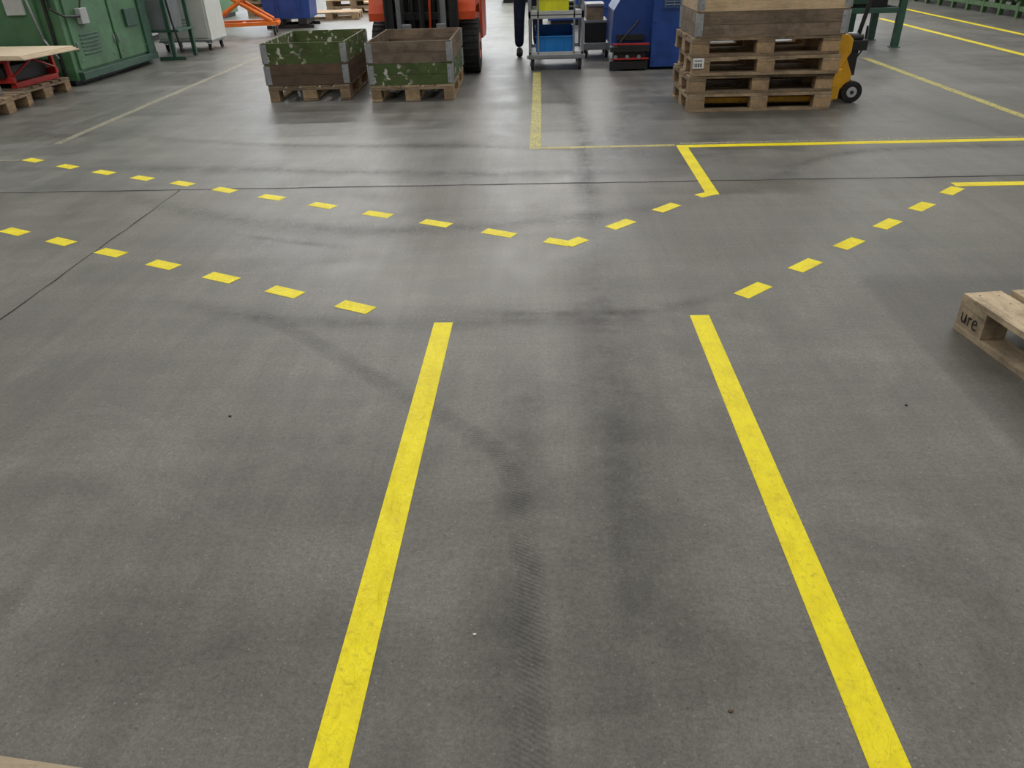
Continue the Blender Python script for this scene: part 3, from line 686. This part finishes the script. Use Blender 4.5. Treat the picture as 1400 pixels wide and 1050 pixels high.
for z in (0.31,0.81,1.36):
    for k in range(9):
        y0=11.45+k*1.05; mb.box(7.72,8.5,y0,y0+random.uniform(.7,1.0),z,z+random.uniform(.04,.14),random.choice(['newy','greyy','woody']))
mb.done()
def machine(name,loc,w,d,h,m1,m2,rz=0):
    mb=MB(name); mb.box(-w/2,w/2,-d/2,d/2,0.08,h*0.6,m1); mb.box(-w/2+.05,w/2-.05,-d/2+.05,d/2-.05,0,0.08,'black')
    mb.prism([(-d/2,h*0.6),(d/2,h*0.6),(d/2,h),(-d/4,h)],'yz',-w/2,w/2,m2); mb.box(-w*0.3,w*0.3,-d/2-0.02,-d/2,0.25,h*0.5,m2)
    mb.box(w*0.36,w*0.42,-d/2-0.03,-d/2,h*0.3,h*0.42,'black'); mb.cyl((0,-d/2,h*0.45),(0,-d/2-0.1,h*0.45),0.05,'steel')
    return mb.done(loc,rz,bevel=0.01)
machine('grey_milling_machine',(-7.5,14.0,0),1.8,1.6,2.1,'lgrey','green'); machine('grey_milling_machine',(-8,18,0),2,1.6,2.2,'green','lgrey')
machine('blue_lathe',(0.9,15.0,0),1.6,1.2,1.6,'blue','blue'); machine('grey_milling_machine',(3.2,16.5,0),1.8,1.4,2.0,'lgrey','blue')
machine('green_lathe',(0.5,21,0),3,1.4,1.7,'green','dgreen')

# ------------------------------------------------------------------ worker behind the trolley (faces -y, hands at handle)
worker=bpy.data.objects.new('worker',None); COL.objects.link(worker)
def skin_obj(name,verts,edges,mat,sub=2,root=0):
    me=bpy.data.meshes.new(name); me.from_pydata([v[:3] for v in verts],edges,[]); ob=bpy.data.objects.new(name,me); COL.objects.link(ob)
    sk=ob.modifiers.new('skin','SKIN'); sk.use_smooth_shade=True
    for i,v in enumerate(verts):
        r=v[3]; me.skin_vertices[0].data[i].radius=(r,r if len(v)<5 else v[4]); me.skin_vertices[0].data[i].use_root=(i==root)
    s=ob.modifiers.new('sub','SUBSURF'); s.levels=s.render_levels=sub
    me.materials.append(M[mat]); ob.parent=worker; return ob
bx,by=-0.17,10.50
V=[(bx,by,0.95,.15,.11),(bx,by,1.12,.14,.10),(bx,by,1.30,.165,.11),(bx,by,1.44,.12,.09),(bx,by,1.50,.055,.055),
 (bx-.10,by,0.88,.10,.105),(bx-.12,by-.01,0.50,.075,.075),(bx-.13,by+.01,0.10,.060,.062),
 (bx+.10,by,0.88,.10,.105),(bx+.11,by-.01,0.50,.075,.075),(bx+.115,by+.01,0.10,.060,.062),
 (bx-.19,by,1.41,.06,.06),(bx-.25,by-.03,1.14,.042,.042),(bx-.13,by-.26,1.08,.03,.03),
 (bx+.19,by,1.41,.06,.06),(bx+.25,by-.03,1.14,.042,.042),(bx+.17,by-.26,1.08,.03,.03)]
E=[(0,1),(1,2),(2,3),(3,4),(0,5),(5,6),(6,7),(0,8),(8,9),(9,10),(3,11),(11,12),(12,13),(3,14),(14,15),(15,16)]
skin_obj('work_clothes',V,E,'navy')
for s in (-1,1):
    sx=bx+s*.12
    skin_obj('shoe',[(sx,by+.05,.045,.042,.045),(sx,by-.03,.05,.046,.048),(sx+s*.005,by-.14,.032,.045,.032),(sx,by+.01,.11,.042,.042)],[(0,1),(1,2),(1,3)],'shoe',2,1)
    hx,hy,hz=(bx+.17 if s>0 else bx-.13),by-.26,1.08
    H=[(hx,hy,hz,.026,.022),(hx,hy-.06,hz+.005,.036,.018),(hx,hy-.095,hz+.008,.036,.016)]; Ed=[(0,1),(1,2)]
    skin_obj('hand',H,Ed,'skin',2,1)
    for k,(ox_,ln) in enumerate(((-.030,.9),(-.010,1.0),(.010,.95),(.030,.75))):
        skin_obj('finger_%d'%(k+1),[(hx+ox_,hy-.085,hz+.010,.009),(hx+ox_,hy-.085-.035*ln,hz+.004,.0085),(hx+ox_,hy-.088-.045*ln,hz-.020*ln,.008),(hx+ox_,hy-.092-.028*ln,hz-.038*ln,.007)],[(0,1),(1,2),(2,3)],'skin',1)
    skin_obj('thumb',[(hx-s*.022,hy-.035,hz,.011),(hx-s*.045,hy-.07,hz-.012,.0095),(hx-s*.040,hy-.10,hz-.025,.008)],[(0,1),(1,2)],'skin',1)
skin_obj('neck_head',[(bx,by,1.46,.052),(bx,by-.005,1.54,.055),(bx,by-.02,1.62,.072,.078),(bx,by-.005,1.70,.078,.092),(bx,by,1.76,.055,.065)],[(0,1),(1,2),(2,3),(3,4)],'skin')
mb=MB('face_and_hair')
mb.sph((bx,by+.010,1.715),0.098,'hair',(0.90,1.04,0.95),20,14)
for s in (-1,1):
    mb.sph((bx+s*.031,by-.088,1.672),.012,'label',(1.2,.6,.7)); mb.sph((bx+s*.031,by-.095,1.672),.006,'eye',(1,.6,1)); mb.sph((bx+s*.078,by-.005,1.66),.028,'skin',(.35,.7,1.1))
mb.cyl((bx,by-.088,1.675),(bx,by-.112,1.635),.008,'skin',10,.014); mb.sph((bx,by-.083,1.605),.022,'lip',(1,.35,.28))
o_=mb.done(parent=worker,bevel=0)

# ------------------------------------------------------------------ camera
f=1010.0; Hc=1.3; th=rad(30.94); yaw=rad(2.9); roll=rad(1.8)
cam=bpy.data.cameras.new('camera'); co=bpy.data.objects.new('camera',cam); COL.objects.link(co)
cam.sensor_width=36; cam.lens=36*f/1400; cam.clip_start=0.02; cam.clip_end=200
R=Matrix.Rotation(yaw,3,'Z')@Matrix.Rotation(math.pi/2-th,3,'X')@Matrix.Rotation(-roll,3,'Z')
co.matrix_world=Matrix.Translation((0,0,Hc))@R.to_4x4()
scn.camera=co
scn.view_settings.view_transform='Standard'
